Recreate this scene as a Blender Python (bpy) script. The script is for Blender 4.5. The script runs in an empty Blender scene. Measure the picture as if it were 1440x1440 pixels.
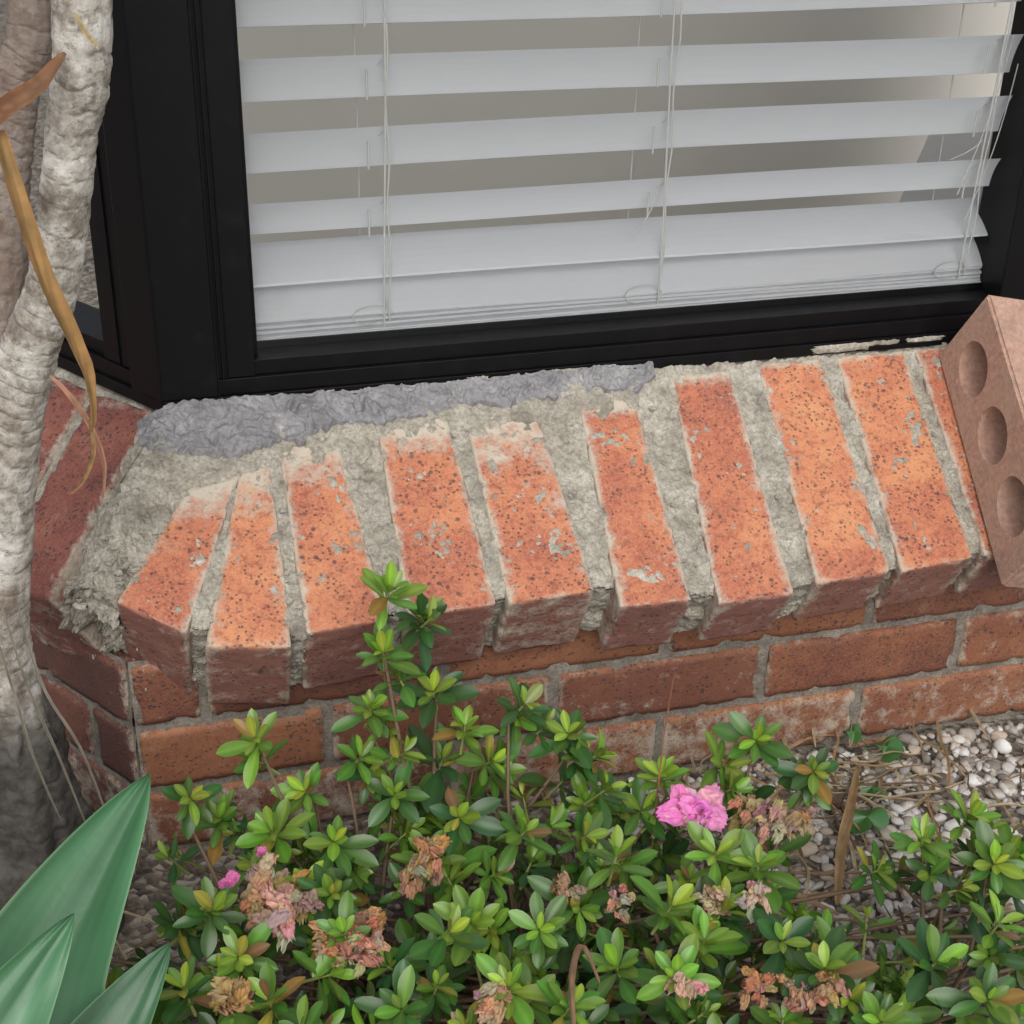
import bpy, bmesh, math, random
import numpy as np
from mathutils import Vector, noise, Matrix
random.seed(7); np.random.seed(7)
rnd=random.random
def U(a,b): return a+(b-a)*rnd()
def V(*a): return Vector(a)
def mm(*a): return Vector([x/1000. for x in a])
def nz(x,y,z=0.0): return noise.noise(Vector((x,y,z)))
def fbm(x,y,z=0.0,o=4): return noise.fractal(Vector((x,y,z)),0.8,2.1,o)
def lerp(a,b,t): return a+(b-a)*t
def sst(a,b,x):
    t=max(0,min(1,(x-a)/(b-a))); return t*t*(3-2*t)
sc=bpy.context.scene
# ------------------------------------------------------------ helpers
def empty(name):
    e=bpy.data.objects.new(name,None); e.empty_display_size=.05; sc.collection.objects.link(e); return e
def mk(name,verts,faces,mat,parent=None,smooth=True,col=None,fix=False):
    me=bpy.data.meshes.new(name)
    me.from_pydata([tuple(v) for v in verts],[],faces)
    if fix:
        bm=bmesh.new(); bm.from_mesh(me); bmesh.ops.recalc_face_normals(bm,faces=bm.faces); bm.to_mesh(me); bm.free()
    if smooth: me.polygons.foreach_set("use_smooth",[True]*len(me.polygons))
    if col is not None:
        a=me.color_attributes.new("Col",'FLOAT_COLOR','POINT')
        a.data.foreach_set("color",np.array(col,dtype=np.float32).ravel())
    me.materials.append(mat); me.update()
    o=bpy.data.objects.new(name,me); sc.collection.objects.link(o)
    if parent: o.parent=parent
    return o
class Acc:
    def __init__(s): s.v=[];s.f=[];s.c=[]
    def add(s,v,f,c):
        n=len(s.v); s.v+=[tuple(p) for p in v]; s.f+=[tuple(i+n for i in q) for q in f]
        if len(c)==len(v) and not isinstance(c[0],(int,float)): s.c+=[tuple(k) for k in c]
        else: s.c+=[tuple(c)]*len(v)
    def make(s,name,mat,parent=None,smooth=True,fix=False): return mk(name,s.v,s.f,mat,parent,smooth,s.c,fix)
def grid_faces(nu,nv):
    return [(i*nv+j,(i+1)*nv+j,(i+1)*nv+j+1,i*nv+j+1) for i in range(nu-1) for j in range(nv-1)]
# ------------------------------------------------------------ materials
class M:
    def __init__(s,name):
        s.m=bpy.data.materials.new(name); s.m.use_nodes=True; s.t=s.m.node_tree; s.n=s.t.nodes; s.b=s.n["Principled BSDF"]
        s.out=s.n["Material Output"]; s.tc=s.n.new("ShaderNodeTexCoord"); s.vec=s.tc.outputs["Object"]
        s.at=s.n.new("ShaderNodeVertexColor"); s.at.layer_name="Col"
    def l(s,a,b): s.t.links.new(a,b)
    def offset(s,val):
        c=s.n.new("ShaderNodeCombineXYZ")
        for i in range(3): s.l(val,c.inputs[i])
        a=s.n.new("ShaderNodeVectorMath"); a.operation='ADD'; s.l(s.vec,a.inputs[0]); s.l(c.outputs[0],a.inputs[1]); s.vec=a.outputs[0]
    def noise(s,scale,detail=3,rough=.6,dist=0):
        n=s.n.new("ShaderNodeTexNoise"); n.inputs["Scale"].default_value=scale; n.inputs["Detail"].default_value=detail
        n.inputs["Roughness"].default_value=rough; n.inputs["Distortion"].default_value=dist
        s.l(s.vec,n.inputs["Vector"]); return n.outputs["Fac"]
    def vor(s,scale,feat='F1',out="Distance"):
        n=s.n.new("ShaderNodeTexVoronoi"); n.feature=feat; n.inputs["Scale"].default_value=scale
        s.l(s.vec,n.inputs["Vector"]); return n.outputs[out]
    def ramp(s,fac,stops):
        r=s.n.new("ShaderNodeValToRGB"); e=r.color_ramp.elements
        while len(e)<len(stops): e.new(.5)
        for k,(p,c) in enumerate(stops):
            e[k].position=p; e[k].color=(c if isinstance(c,tuple) else (c,c,c))[:3]+(1,)
        s.l(fac,r.inputs[0]); return r.outputs[0]
    def mix(s,fac,a,b,mode='MIX'):
        n=s.n.new("ShaderNodeMix"); n.data_type='RGBA'; n.blend_type=mode
        for k,i in ((fac,0),(a,6),(b,7)):
            if isinstance(k,(int,float)): n.inputs[i].default_value=k
            elif isinstance(k,tuple): n.inputs[i].default_value=k+(1,)
            else: s.l(k,n.inputs[i])
        return n.outputs[2]
    def math(s,op,a,b=0,clamp=False):
        n=s.n.new("ShaderNodeMath"); n.operation=op; n.use_clamp=clamp
        for i,k in enumerate((a,b)):
            if isinstance(k,(int,float)): n.inputs[i].default_value=k
            else: s.l(k,n.inputs[i])
        return n.outputs[0]
    def sep(s):
        n=s.n.new("ShaderNodeSeparateColor"); s.l(s.at.outputs["Color"],n.inputs[0]); return n.outputs
    def bump(s,h,dist,strength=1):
        n=s.n.new("ShaderNodeBump"); n.inputs["Distance"].default_value=dist; n.inputs["Strength"].default_value=strength
        s.l(h,n.inputs["Height"]); s.l(n.outputs[0],s.b.inputs["Normal"])
    def col(s,c):
        if isinstance(c,tuple): s.b.inputs["Base Color"].default_value=c+(1,)
        else: s.l(c,s.b.inputs["Base Color"])
    def rough(s,r):
        if isinstance(r,(int,float)): s.b.inputs["Roughness"].default_value=r
        else: s.l(r,s.b.inputs["Roughness"])
def brick_mat(name,stops,spk=.75,frontc=(.185,.088,.078),smc=(.56,.50,.41),grain=(.60,.32,.18)):
    m=M(name); r,g,b=m.sep()[:3]; m.offset(m.math('MULTIPLY',r,7.3))
    base=m.ramp(m.math('ADD',m.noise(13,4,.68),m.math('MULTIPLY',m.math('SUBTRACT',r,.5),.30)),stops)
    fine=m.noise(420,2,.7)
    c=m.mix(m.ramp(fine,[(.38,0.),(.7,.45)]),base,grain)
    med=m.noise(150,3,.7)
    c=m.mix(m.ramp(med,[(.50,0.),(.66,.6)]),c,(.20,.055,.04))
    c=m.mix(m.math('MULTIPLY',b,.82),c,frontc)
    msk=m.ramp(m.noise(50,2,.7),[(.44,0.),(.54,1.)])
    s1=m.ramp(m.vor(210),[(.20,1.),(.36,0.)])
    sp=m.math('MULTIPLY',m.math('MULTIPLY',s1,msk),spk)
    c=m.mix(sp,c,(.06,.04,.04))
    s2=m.ramp(m.vor(85),[(.15,1.),(.25,0.)]); c=m.mix(m.math('MULTIPLY',m.math('MULTIPLY',s2,m.ramp(m.noise(19,2,.6),[(.50,0.),(.56,1.)])),spk),c,(.05,.037,.04))
    sn=m.noise(48,6,.78); sm=m.ramp(m.math('ADD',g,m.math('MULTIPLY',m.math('SUBTRACT',sn,.5),2.0)),[(.34,0.),(.80,.95)])
    c=m.mix(sm,c,m.mix(med,(.38,.34,.27),smc))
    m.col(c); m.rough(m.ramp(sn,[(.3,.6),(.7,.85)]))
    m.bump(m.math('ADD',m.math('SUBTRACT',m.math('MULTIPLY',fine,.5),sp),m.math('ADD',med,m.math('MULTIPLY',sm,.8))),.0009,.8)
    return m.m
ORANGE=[(.24,(.23,.055,.04)),(.42,(.38,.108,.058)),(.56,(.48,.168,.080)),(.74,(.57,.255,.115))]
m_sill=brick_mat("orange_speckled_brick",ORANGE)
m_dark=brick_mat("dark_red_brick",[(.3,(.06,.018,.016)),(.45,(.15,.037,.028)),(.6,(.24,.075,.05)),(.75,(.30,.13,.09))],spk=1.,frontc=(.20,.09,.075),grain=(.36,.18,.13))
m_wall=brick_mat("wall_brick",[(.3,(.12,.036,.022)),(.5,(.22,.078,.034)),(.7,(.30,.125,.052))],spk=.8,frontc=(.12,.045,.034),grain=(.38,.20,.11))
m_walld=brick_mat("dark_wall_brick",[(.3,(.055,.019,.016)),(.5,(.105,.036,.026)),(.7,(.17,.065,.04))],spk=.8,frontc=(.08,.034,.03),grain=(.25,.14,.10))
def pinkbrick():
    m=M("pale_pressed_brick"); n=m.noise(160,4,.75); c=m.ramp(n,[(.3,(.33,.175,.125)),(.55,(.48,.29,.22)),(.8,(.62,.43,.35))])
    c=m.mix(m.ramp(m.noise(16,4,.65),[(.42,0.),(.65,.6)]),c,(.46,.32,.24)); c=m.mix(m.ramp(m.noise(30,5,.75),[(.53,0.),(.7,.6)]),c,(.22,.17,.14))
    m.col(c); m.rough(.9); m.bump(m.math('ADD',n,m.noise(500,2,.7)),.0018,1); return m.m
m_pink=pinkbrick()
def mortar(name,a,b,c3,bd=.0025,r=.95,fd=.6):
    m=M(name); n=m.noise(28,6,.72); f=m.noise(260,3,.75)
    c=m.ramp(n,[(.3,a),(.5,b),(.7,c3)]); c=m.mix(m.ramp(f,[(.35,.5),(.58,0.)]),c,tuple(x*.5 for x in a)); m.col(c); m.rough(r)
    m.bump(m.math('ADD',m.noise(120,4,.75),m.math('MULTIPLY',f,fd)),bd,1); return m.m
m_mort=mortar("dry_mortar",(.22,.20,.16),(.40,.37,.305),(.57,.54,.465),.0035)
m_wet=mortar("fresh_grey_mortar",(.17,.166,.172),(.25,.245,.252),(.34,.335,.34),.0014,.75,.4)
m_joint=mortar("wall_joint_mortar",(.12,.105,.09),(.23,.205,.17),(.36,.33,.28))
def black():
    m=M("black_aluminium"); n=m.noise(45,4,.7)
    m.col(m.mix(m.ramp(n,[(.55,0.),(.85,.05)]),(.004,.004,.005),(.10,.095,.09))); m.rough(m.ramp(n,[(.3,.36),(.7,.44)]))
    m.b.inputs["Specular IOR Level"].default_value=.2; return m.m
m_black=black()
def simple(name,c,r=.5,var=.12,sc_=60,spec=.5):
    m=M(name); n=m.noise(sc_,3,.6); m.col(m.mix(n,tuple(x*(1-var) for x in c),tuple(min(1,x*(1+var)) for x in c))); m.rough(r)
    m.b.inputs["Specular IOR Level"].default_value=spec; return m.m
def slatmat():
    m=M("white_slat"); c=m.mix(m.noise(20,2,.6),(.84,.865,.90),(.88,.90,.93)); m.col(c); m.rough(.45)
    tl=m.n.new("ShaderNodeBsdfTranslucent"); tl.inputs[0].default_value=(.9,.9,.92,1); mx=m.n.new("ShaderNodeMixShader"); mx.inputs[0].default_value=.18
    m.l(m.b.outputs[0],mx.inputs[1]); m.l(tl.outputs[0],mx.inputs[2]); m.l(mx.outputs[0],m.out.inputs[0]); return m.m
m_white=slatmat()
m_cord=simple("white_cord",(.72,.72,.70),.8,.1,900)
m_beige=simple("interior_beige",(.62,.59,.54),.9,.08,3)
m_ledge=simple("interior_ledge_white",(.6,.6,.6),.6,.05,6)
m_seal=simple("red_sealant",(.40,.04,.03),.5)
def glass():
    m=bpy.data.materials.new("window_glass"); m.use_nodes=True; t=m.node_tree; t.nodes.clear()
    o=t.nodes.new("ShaderNodeOutputMaterial"); tr=t.nodes.new("ShaderNodeBsdfTransparent"); gl=t.nodes.new("ShaderNodeBsdfGlossy")
    tr.inputs[0].default_value=(.97,.98,.98,1); gl.inputs["Roughness"].default_value=.02
    fr=t.nodes.new("ShaderNodeFresnel"); fr.inputs[0].default_value=1.5; mx=t.nodes.new("ShaderNodeMixShader")
    mu=t.nodes.new("ShaderNodeMath"); mu.operation='MULTIPLY'; mu.inputs[1].default_value=1.8
    t.links.new(fr.outputs[0],mu.inputs[0]); t.links.new(mu.outputs[0],mx.inputs[0]); t.links.new(tr.outputs[0],mx.inputs[1]); t.links.new(gl.outputs[0],mx.inputs[2]); t.links.new(mx.outputs[0],o.inputs[0]); return m
m_glass=glass()
def leafmat(name,rough=.33,trans=.25,var=.35,sc_=90):
    m=M(name); n=m.noise(sc_,2,.6)
    c=m.mix(m.math('MULTIPLY',n,var*2),m.at.outputs["Color"],(.03,.05,.015)); m.col(c); m.rough(rough)
    tl=m.n.new("ShaderNodeBsdfTranslucent"); m.l(c,tl.inputs[0]); mx=m.n.new("ShaderNodeMixShader"); mx.inputs[0].default_value=trans
    m.l(m.b.outputs[0],mx.inputs[1]); m.l(tl.outputs[0],mx.inputs[2]); m.l(mx.outputs[0],m.out.inputs[0]); return m.m
m_leaf=leafmat("azalea_leaf",.34,.18,.18); m_petal=leafmat("petal",.8,.3,.10,200)
m_straw=leafmat("dry_leaf",.7,.15,.35,60)
def agmat():
    m=M("agave_leaf"); n=m.noise(14,4,.6); c=m.mix(m.ramp(n,[(.3,.0),(.8,.3)]),m.at.outputs["Color"],(.10,.22,.12)); m.col(c); m.rough(.4)
    m.bump(m.noise(60,3,.6),.0008,.5); return m.m
m_ag=agmat()
def bark():
    m=M("grey_bark"); g=m.sep()
    n=m.noise(34,6,.72); c=m.ramp(n,[(.32,(.12,.095,.075)),(.43,(.28,.25,.21)),(.53,(.46,.435,.39)),(.70,(.66,.64,.60))])
    c=m.mix(m.ramp(m.noise(12,4,.7),[(.49,0.),(.64,.5)]),c,(.22,.17,.13))
    c=m.mix(m.ramp(m.noise(120,3,.8),[(.54,0.),(.66,.6)]),c,(.11,.09,.075))
    c=m.mix(m.math('MULTIPLY',g[0],.8),c,(.12,.095,.08))
    dk=m.ramp(m.noise(50,5,.7),[(.3,(.022,.02,.018)),(.7,(.11,.10,.088))])
    c=m.mix(g[1],c,dk); c=m.mix(m.math('MULTIPLY',g[2],.8),c,(.15,.10,.078)); m.col(c); m.rough(.9)
    m.bump(m.math('ADD',m.noise(110,5,.75),n),.0018,.9); return m.m
m_bark=bark()
def vcmat(name,r=.85,bd=.001,sc_=200,amt=.45):
    m=M(name); n=m.noise(sc_,3,.7); m.col(m.mix(m.math('MULTIPLY',n,amt),m.at.outputs["Color"],(.09,.075,.06))); m.rough(r); m.bump(n,bd,.7); return m.m
m_peb=vcmat("pebble_stone"); m_stem=vcmat("azalea_stem",.8)
def groundmat():
    m=M("soil_grit_and_bounce"); n=m.noise(35,5,.75); c=m.ramp(n,[(.3,(.04,.032,.025)),(.5,(.12,.10,.08)),(.7,(.24,.21,.17))])
    v=m.vor(110,out="Color"); s=m.n.new("ShaderNodeSeparateColor"); m.l(v,s.inputs[0])
    c=m.mix(m.ramp(s.outputs[0],[(.6,0.),(.75,.6)]),c,(.42,.38,.32))
    sx=m.n.new("ShaderNodeSeparateXYZ"); m.l(m.tc.outputs["Object"],sx.inputs[0])
    c=m.mix(m.ramp(m.math('ADD',m.math('MULTIPLY',sx.outputs[1],-1),-.5,True),[(.5,0.),(.8,.75)]),c,(.50,.48,.44))  # out-of-view ground in front made paler, added to bounce light onto the blinds
    m.col(c); m.rough(.95)
    m.bump(m.math('ADD',n,m.vor(110)),.006,1); return m.m
m_ground=groundmat()
# ------------------------------------------------------------ planes of the sill
SL=math.radians(29); CS,SN,TN=math.cos(SL),math.sin(SL),math.tan(SL)
NM=V(0,-SN,CS); TM=V(0,-CS,-SN)
def sp(x,s,h=0): return V(x,0,0)+TM*s+NM*h
PHI=math.radians(55); W=V(-math.cos(PHI),math.sin(PHI),0); O=V(-math.sin(PHI),-math.cos(PHI),0); PC=V(-.421,0,0)
NL=V(O.x*SN,O.y*SN,CS)
def zl(x,y): return -TN*((x-PC.x)*O.x+(y-PC.y)*O.y)
house=empty("brick_house")
def brick(acc,top,dn,res,tint,smf,r=.003,front=1.,rough=.0008,frontsm=.12):
    BL,BR,FR,FL=top
    Wd=((BR-BL).length+(FR-FL).length)/2; L=((FL-BL).length+(FR-BR).length)/2; H=dn.length
    d=(Wd,L,H); n=[max(2,int(x/res)) for x in d]; idx={}; vs=[]; cs=[]; fs=[]
    def vert(i,j,k):
        key=(i,j,k)
        if key in idx: return idx[key]
        p=[i/n[0]*d[0],j/n[1]*d[1],k/n[2]*d[2]]
        q=[min(max(p[a],r),d[a]-r) for a in range(3)]
        e=V(*[p[a]-q[a] for a in range(3)])
        u0,v0=p[0]/d[0],p[1]/d[1]
        cnt=sum(1 for a in range(3) if abs(e[a])>1e-7)
        wp0=BL.lerp(BR,u0).lerp(FL.lerp(FR,u0),v0)
        if e.length>0:
            e.normalize(); off=r+rough*fbm(wp0.x*45+tint*9,wp0.y*45,(wp0.z-p[2])*45)
            if cnt>1: off-=max(0,fbm(wp0.x*38+tint*5,wp0.y*38+7,(wp0.z-p[2])*38)-.12)*.012
            p=[q[a]+e[a]*off for a in range(3)]
        u,v,w=p[0]/d[0],p[1]/d[1],p[2]/d[2]
        P=BL.lerp(BR,u).lerp(FL.lerp(FR,u),v)+dn*w
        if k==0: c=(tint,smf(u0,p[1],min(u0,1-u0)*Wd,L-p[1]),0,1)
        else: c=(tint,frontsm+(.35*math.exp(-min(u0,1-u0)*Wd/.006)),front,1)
        idx[key]=len(vs); vs.append(P); cs.append(c); return idx[key]
    def face(f,a,b):
        for i in range(a):
            for j in range(b): fs.append((f(i,j),f(i+1,j),f(i+1,j+1),f(i,j+1)))
    face(lambda i,j:vert(i,j,0),n[0],n[1]); face(lambda i,j:vert(i,j,n[2]),n[0],n[1])
    face(lambda i,j:vert(0,i,j),n[1],n[2]); face(lambda i,j:vert(n[0],i,j),n[1],n[2])
    face(lambda i,j:vert(i,0,j),n[0],n[2]); face(lambda i,j:vert(i,n[1],j),n[0],n[2])
    acc.add(vs,fs,cs)
# sill bricks : (x,s) BL BR FR FL, height, back cover, smear length
SB=[((-408,90),(-356,78),(-426,247),(-485,205),135,98,75),
 ((-352,62),(-325,62),(-333,275),(-412,262),125,75,95),
 ((-315,30),(-256,30),(-242,258),(-319,263),122,54,85),
 ((-212,25),(-138,25),(-135,257),(-223,258),120,52,48),
 ((-121,25),(-45,25),(-36,256),(-124,258),112,54,95),
 ((4,20),(67,20),(57,280),(-17,277),95,42,24),
 ((112,8),(182,8),(163,287),(82,288),82,14,22),
 ((215,3),(293,3),(273,277),(190,280),80,5,16),
 ((310,3),(394,3),(368,273),(285,279),82,5,14),
 ((407,3),(484,3),(462,270),(382,275),82,5,12),
 ((498,3),(575,3),(558,270),(478,275),82,5,12),
 ((590,3),(662,3),(650,270),(573,275),82,5,12)]
tints=[.62,.70,.58,.40,.50,.22,.24,.70,.62,.3,.5,.6]
acc=Acc()
for i,(a,b,c,d_,h,sb,sl) in enumerate(SB):
    top=[sp(a[0]/1e3,a[1]/1e3),sp(b[0]/1e3,b[1]/1e3),sp(c[0]/1e3,c[1]/1e3),sp(d_[0]/1e3,d_[1]/1e3)]
    s0=(a[1]+b[1])/2e3
    def smf(u,v,e,fd,s0=s0,sb=sb/1e3,sl=sl/1e3,i=i):
        s=s0+v; k=max(0,1-(s-sb)/sl)*.85
        k=max(k,.80*math.exp(-e/.0085)*(1.1 if 1<i<7 else .95)); k=max(k,.6*math.exp(-fd/.005)); 
        if i==4: k=max(k,.66*sst(.45,1.05,u)*sst(.24,.05,s-.05))
        if i in (1,2): k=max(k,.48*sst(.55,1.05,u))
        return max(k,.11)
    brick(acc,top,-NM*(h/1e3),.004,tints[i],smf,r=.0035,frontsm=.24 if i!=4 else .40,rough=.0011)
acc.make("sill_bricks",m_sill,house,fix=True)
# left return sill bricks
def lp(x,y,h=0): return V(x,y,zl(x,y))+NL*h
acc=Acc(); BR=V(-.442,.009,0)-O*.012;FR=V(-.545,-.150,0);FL=V(-.600,-.100,0);BL=V(-.503,.068,0)-O*.020
for i in range(5):
    t=[lp(p.x,p.y) for p in (BL,BR,FR,FL)]
    brick(acc,t,-NL*.125,.005,.46+.11*i,lambda u,v,e,fd:max(.16,.6*math.exp(-e/.006),.5*max(0,1-v/.03)),r=.0035,front=.9 if i else .6,frontsm=.32)
    sh=W*.012
    nBR=BL+sh; nFR=FL+sh; BL=nBR+W*.076; FL=nFR+W*.078; BR=nBR; FR=nFR
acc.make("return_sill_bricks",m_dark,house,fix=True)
vs=[];nu,nv=150,60
for i in range(nu):
    u=.0+.55*i/(nu-1)
    for j in range(nv):
        d=-.004+.19*j/(nv-1); p=PC+W*u+O*d; h=-.006+.003*fbm(p.x*30,p.y*30,3)
        vs.append(V(p.x,p.y,zl(p.x,p.y))+NL*h)
mk("return_sill_mortar",vs,grid_faces(nu,nv),m_mort,house)
# mortar bed of the sill (height field that also forms the joints)
fx=[-.50,-.485,-.426,-.33,-.24,-.135,-.03,.06,.16,.27,.37,.66]; fy=[.19,.205,.247,.27,.26,.257,.257,.28,.287,.279,.275,.272]
cx=[-.43,-.36,-.33,-.25,-.17,-.08,-.03,.03,.09,.14,.25,.35,.66]; cy=[.100,.080,.072,.054,.050,.055,.062,.044,.028,.006,-.008,-.006,-.006]
hx=[-.5,-.35,-.1,.05,.15,.66]; hy=[.125,.115,.102,.085,.07,.07]
nu,nv=600,200; vs=[]
X0,X1=-.470,.66
for i in range(nu):
    x=X0+(X1-X0)*i/(nu-1); sf=float(np.interp(x,fx,fy))-.009+.005*nz(x*30,1.1); cb=float(np.interp(x,cx,cy)); H=float(np.interp(x,hx,hy))
    slo=0 if x>-.42 else (-.42-x)*1.6
    for j in range(nv):
        q=j/(nv-1)*(sf+H)
        n1=fbm(x*26,q*26,3); n2=fbm(x*110,q*110,9); n3=nz(x*60,q*60,5)
        if q<sf:
            s=max(q,slo); h=-.0026+.0044*n1+.0032*n2-.003*max(0,1-abs(nz(x*40,q*18,12))*10)
            k=sst(cb+.012,cb-.010,s+.024*n1+.014*n3)
            h=lerp(h,.0040+.0035*n1+.0030*n2,k)
            h-=.008*sst(sf-.010,sf,q)
            vs.append(sp(x,s,h))
        else:
            z=q-sf; h=.004*n1+.003*n2-.003+.006*fbm(x*14,z*30,21)
            vs.append(sp(x,sf,-.008-z)+TM*h)
mk("sill_mortar",vs,grid_faces(nu,nv),m_mort,house)
# corner mortar between the two sill runs
A=V(-.436,.012,0);B=V(-.538,-.142,0);Cn=sp(-.488,.200);Dn=sp(-.402,.085)
vs=[];nu,nv=120,170
for i in range(nu):
    u=i/(nu-1)
    for j in range(nv):
        v=j/(nv-1)*1.45
        vv=min(v,1)
        a=A.lerp(B,vv); b=Dn.lerp(Cn,vv); p=a.lerp(b,u)
        zz=min(zl(p.x,p.y),p.y*TN)
        n1=fbm(p.x*28,p.y*28,4); n2=fbm(p.x*95,p.y*95,8); ck=max(0,1-abs(nz(p.x*34+.3*n2,p.y*34,2))*9)
        edge=min(u,1-u)
        hh=-.004+.006*sst(0,.3,edge)+.009*n1+.0050*n2-.012*sst(.55,1,vv)*(1-edge)-.006*ck*sst(.2,.7,vv)
        P=V(p.x,p.y,zz)+V(-.2,-.3,.93)*hh
        if v>1:
            dn=(v-1)/.45*.115; n4=fbm(p.x*30,p.y*30,dn*40+3)
            P+=V(.25*dn,.35*dn,-dn)+V(-.45,-.85,0)*(.024*n4+.014*fbm(p.x*90,dn*90,2)+.014*math.sin(min(1,dn/.05)*3.14)-.006)
        vs.append(P)
mk("corner_mortar",vs,grid_faces(nu,nv),m_mort,house)
# loose crumbs of mortar
ac=Acc(); bm=bmesh.new(); bmesh.ops.create_icosphere(bm,subdivisions=2,radius=1); iv=np.array([v.co[:] for v in bm.verts]); ifc=np.array([[v.index for v in q.verts] for q in bm.faces]); bm.free()
def crumb(p,r):
    s=U(0,99); a,b,c=U(.6,1.3),U(.5,1.1),U(.3,.6); vs=[p+V(k[0]*a,k[1]*b,k[2]*c)*r*(1+.9*nz(k[0]*2.6+s,k[1]*2.6,k[2]*2.6))for k in iv.tolist()]; ac.add(vs,ifc.tolist(),(0,0,0,1))
for k in range(60):
    t=rnd(); p=V(lerp(-.505,-.455,t)+U(-.03,.03),lerp(-.17,-.13,t)+U(-.02,.03),0); p.z=min(zl(p.x,p.y),p.y*TN)-U(-.002,.004); crumb(p,U(.0015,.005))
for k in range(110):
    i=random.randint(1,9); b,a=SB[i][1],SB[i+1][0]; t=rnd(); f_,g_=SB[i][2],SB[i+1][3]
    x=(lerp(b[0],f_[0],t)+lerp(a[0],g_[0],t))/2e3+U(-.014,.014); s=lerp(b[1],f_[1],t)/1e3; crumb(sp(x,s,U(-.002,.001)),U(.001,.0032))
ac.make("mortar_crumbs",m_mort,house,smooth=False)
# fresh trowelled mortar against the frame
vs=[];nu,nv=640,86
wx=[-.455,-.44,-.38,-.33,-.25,-.15,0,.07,.09]; wy=[.02,.050,.068,.058,.042,.035,.027,.026,.012]
for i in range(nu):
    x=-.448+(.092+.448)*i/(nu-1); sw=float(np.interp(x,wx,wy))+.016*nz(x*22,2.)+.009*nz(x*60,4.)+.004*nz(x*150,6.)
    for j in range(nv):
        t=j/(nv-1); s=-.003+(sw+.003)*t
        big=sst(-.12,-.36,x)
        wa=nz(x*38,s*38,1.7); wb=nz(x*38+11,s*38,4.2)
        r1=1-min(1,abs(nz(x*42+wa*1.4,s*62+wb*1.4,3))*2.8)       # wandering fold crests
        r2=1-min(1,abs(nz(x*88+wb*1.2,s*70+wa*1.2,8))*2.4)
        am=.55+.9*abs(nz(x*14,s*20,9))
        h=.0035+(.0068*r1*lerp(.55,1,big)+.0034*r2)*am+.005*nz(x*24,s*24,6)+.0011*fbm(x*170,s*170,6)+.006*(1-t)*lerp(.6,1,big)
        h=lerp(h,-.006,sst(.90,1.0,t))
        P=sp(x,s,h)
        if x<-.421: P.z=min(P.z,zl(P.x,min(P.y,0))+h*.9)
        vs.append(P)
mk("fresh_mortar_bead",vs,grid_faces(nu,nv),m_wet,house)
# ------------------------------------------------------------ wall below
def wallrun(name,origin,du,out,L,zt,joints,seed,mat):
    ac=Acc(); random.seed(seed)
    for ci,z in enumerate(zt):
        us=joints[ci]; 
        for k in range(len(us)-1):
            a,b=us[k]+.005,us[k+1]-.005
            prot=U(-.001,.0015)
            P=lambda u,y,zz: origin+du*u+out*(-y+prot)+V(0,0,zz)
            bl,br,fr,fl=P(a,.10,z),P(b,.10,z),P(b,0,z),P(a,0,z)
            sm=U(.02,.2)+(.26 if ci>=2 else 0)+(.05 if ci==1 else 0)
            brick(ac,[bl,br,fr,fl],V(0,0,-.069),.007,rnd(),lambda u,v,e,fd:.3,r=.0025,front=U(0,.8),frontsm=sm)
    ac.make(name,mat,house,fix=True)
    vs=[]; n1,n2=int(L/.006),70
    for i in range(n1):
        for j in range(n2):
            u=.003+(L-.003)*i/(n1-1); z=-.19-.40*j/(n2-1)
            vs.append(origin+du*u+V(0,0,z)+out*(-.0045+.002*fbm(u*40,z*40,seed)))
    mk(name+"_joints",vs,grid_faces(n1,n2),m_joint,house)
WC=V(-.485,-.150,0)
def jn(first,L):
    r=[0.0]; x=first
    while x<L: r.append(x); x+=.2425
    r.append(L); return r
zt=[-.196,-.275,-.354,-.433]
wallrun("bay_wall_bricks",WC,V(1,0,0),V(0,-1,0),1.15,zt,[jn(.072,1.15),jn(.193,1.15),jn(.0755,1.15),jn(.193,1.15)],3,m_wall)
wallrun("bay_return_bricks",WC+V(-.001,.001,0),W,O,.9,zt,[jn(.19,.9),jn(.072,.9),jn(.19,.9),jn(.07,.9)],5,m_walld)
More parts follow.
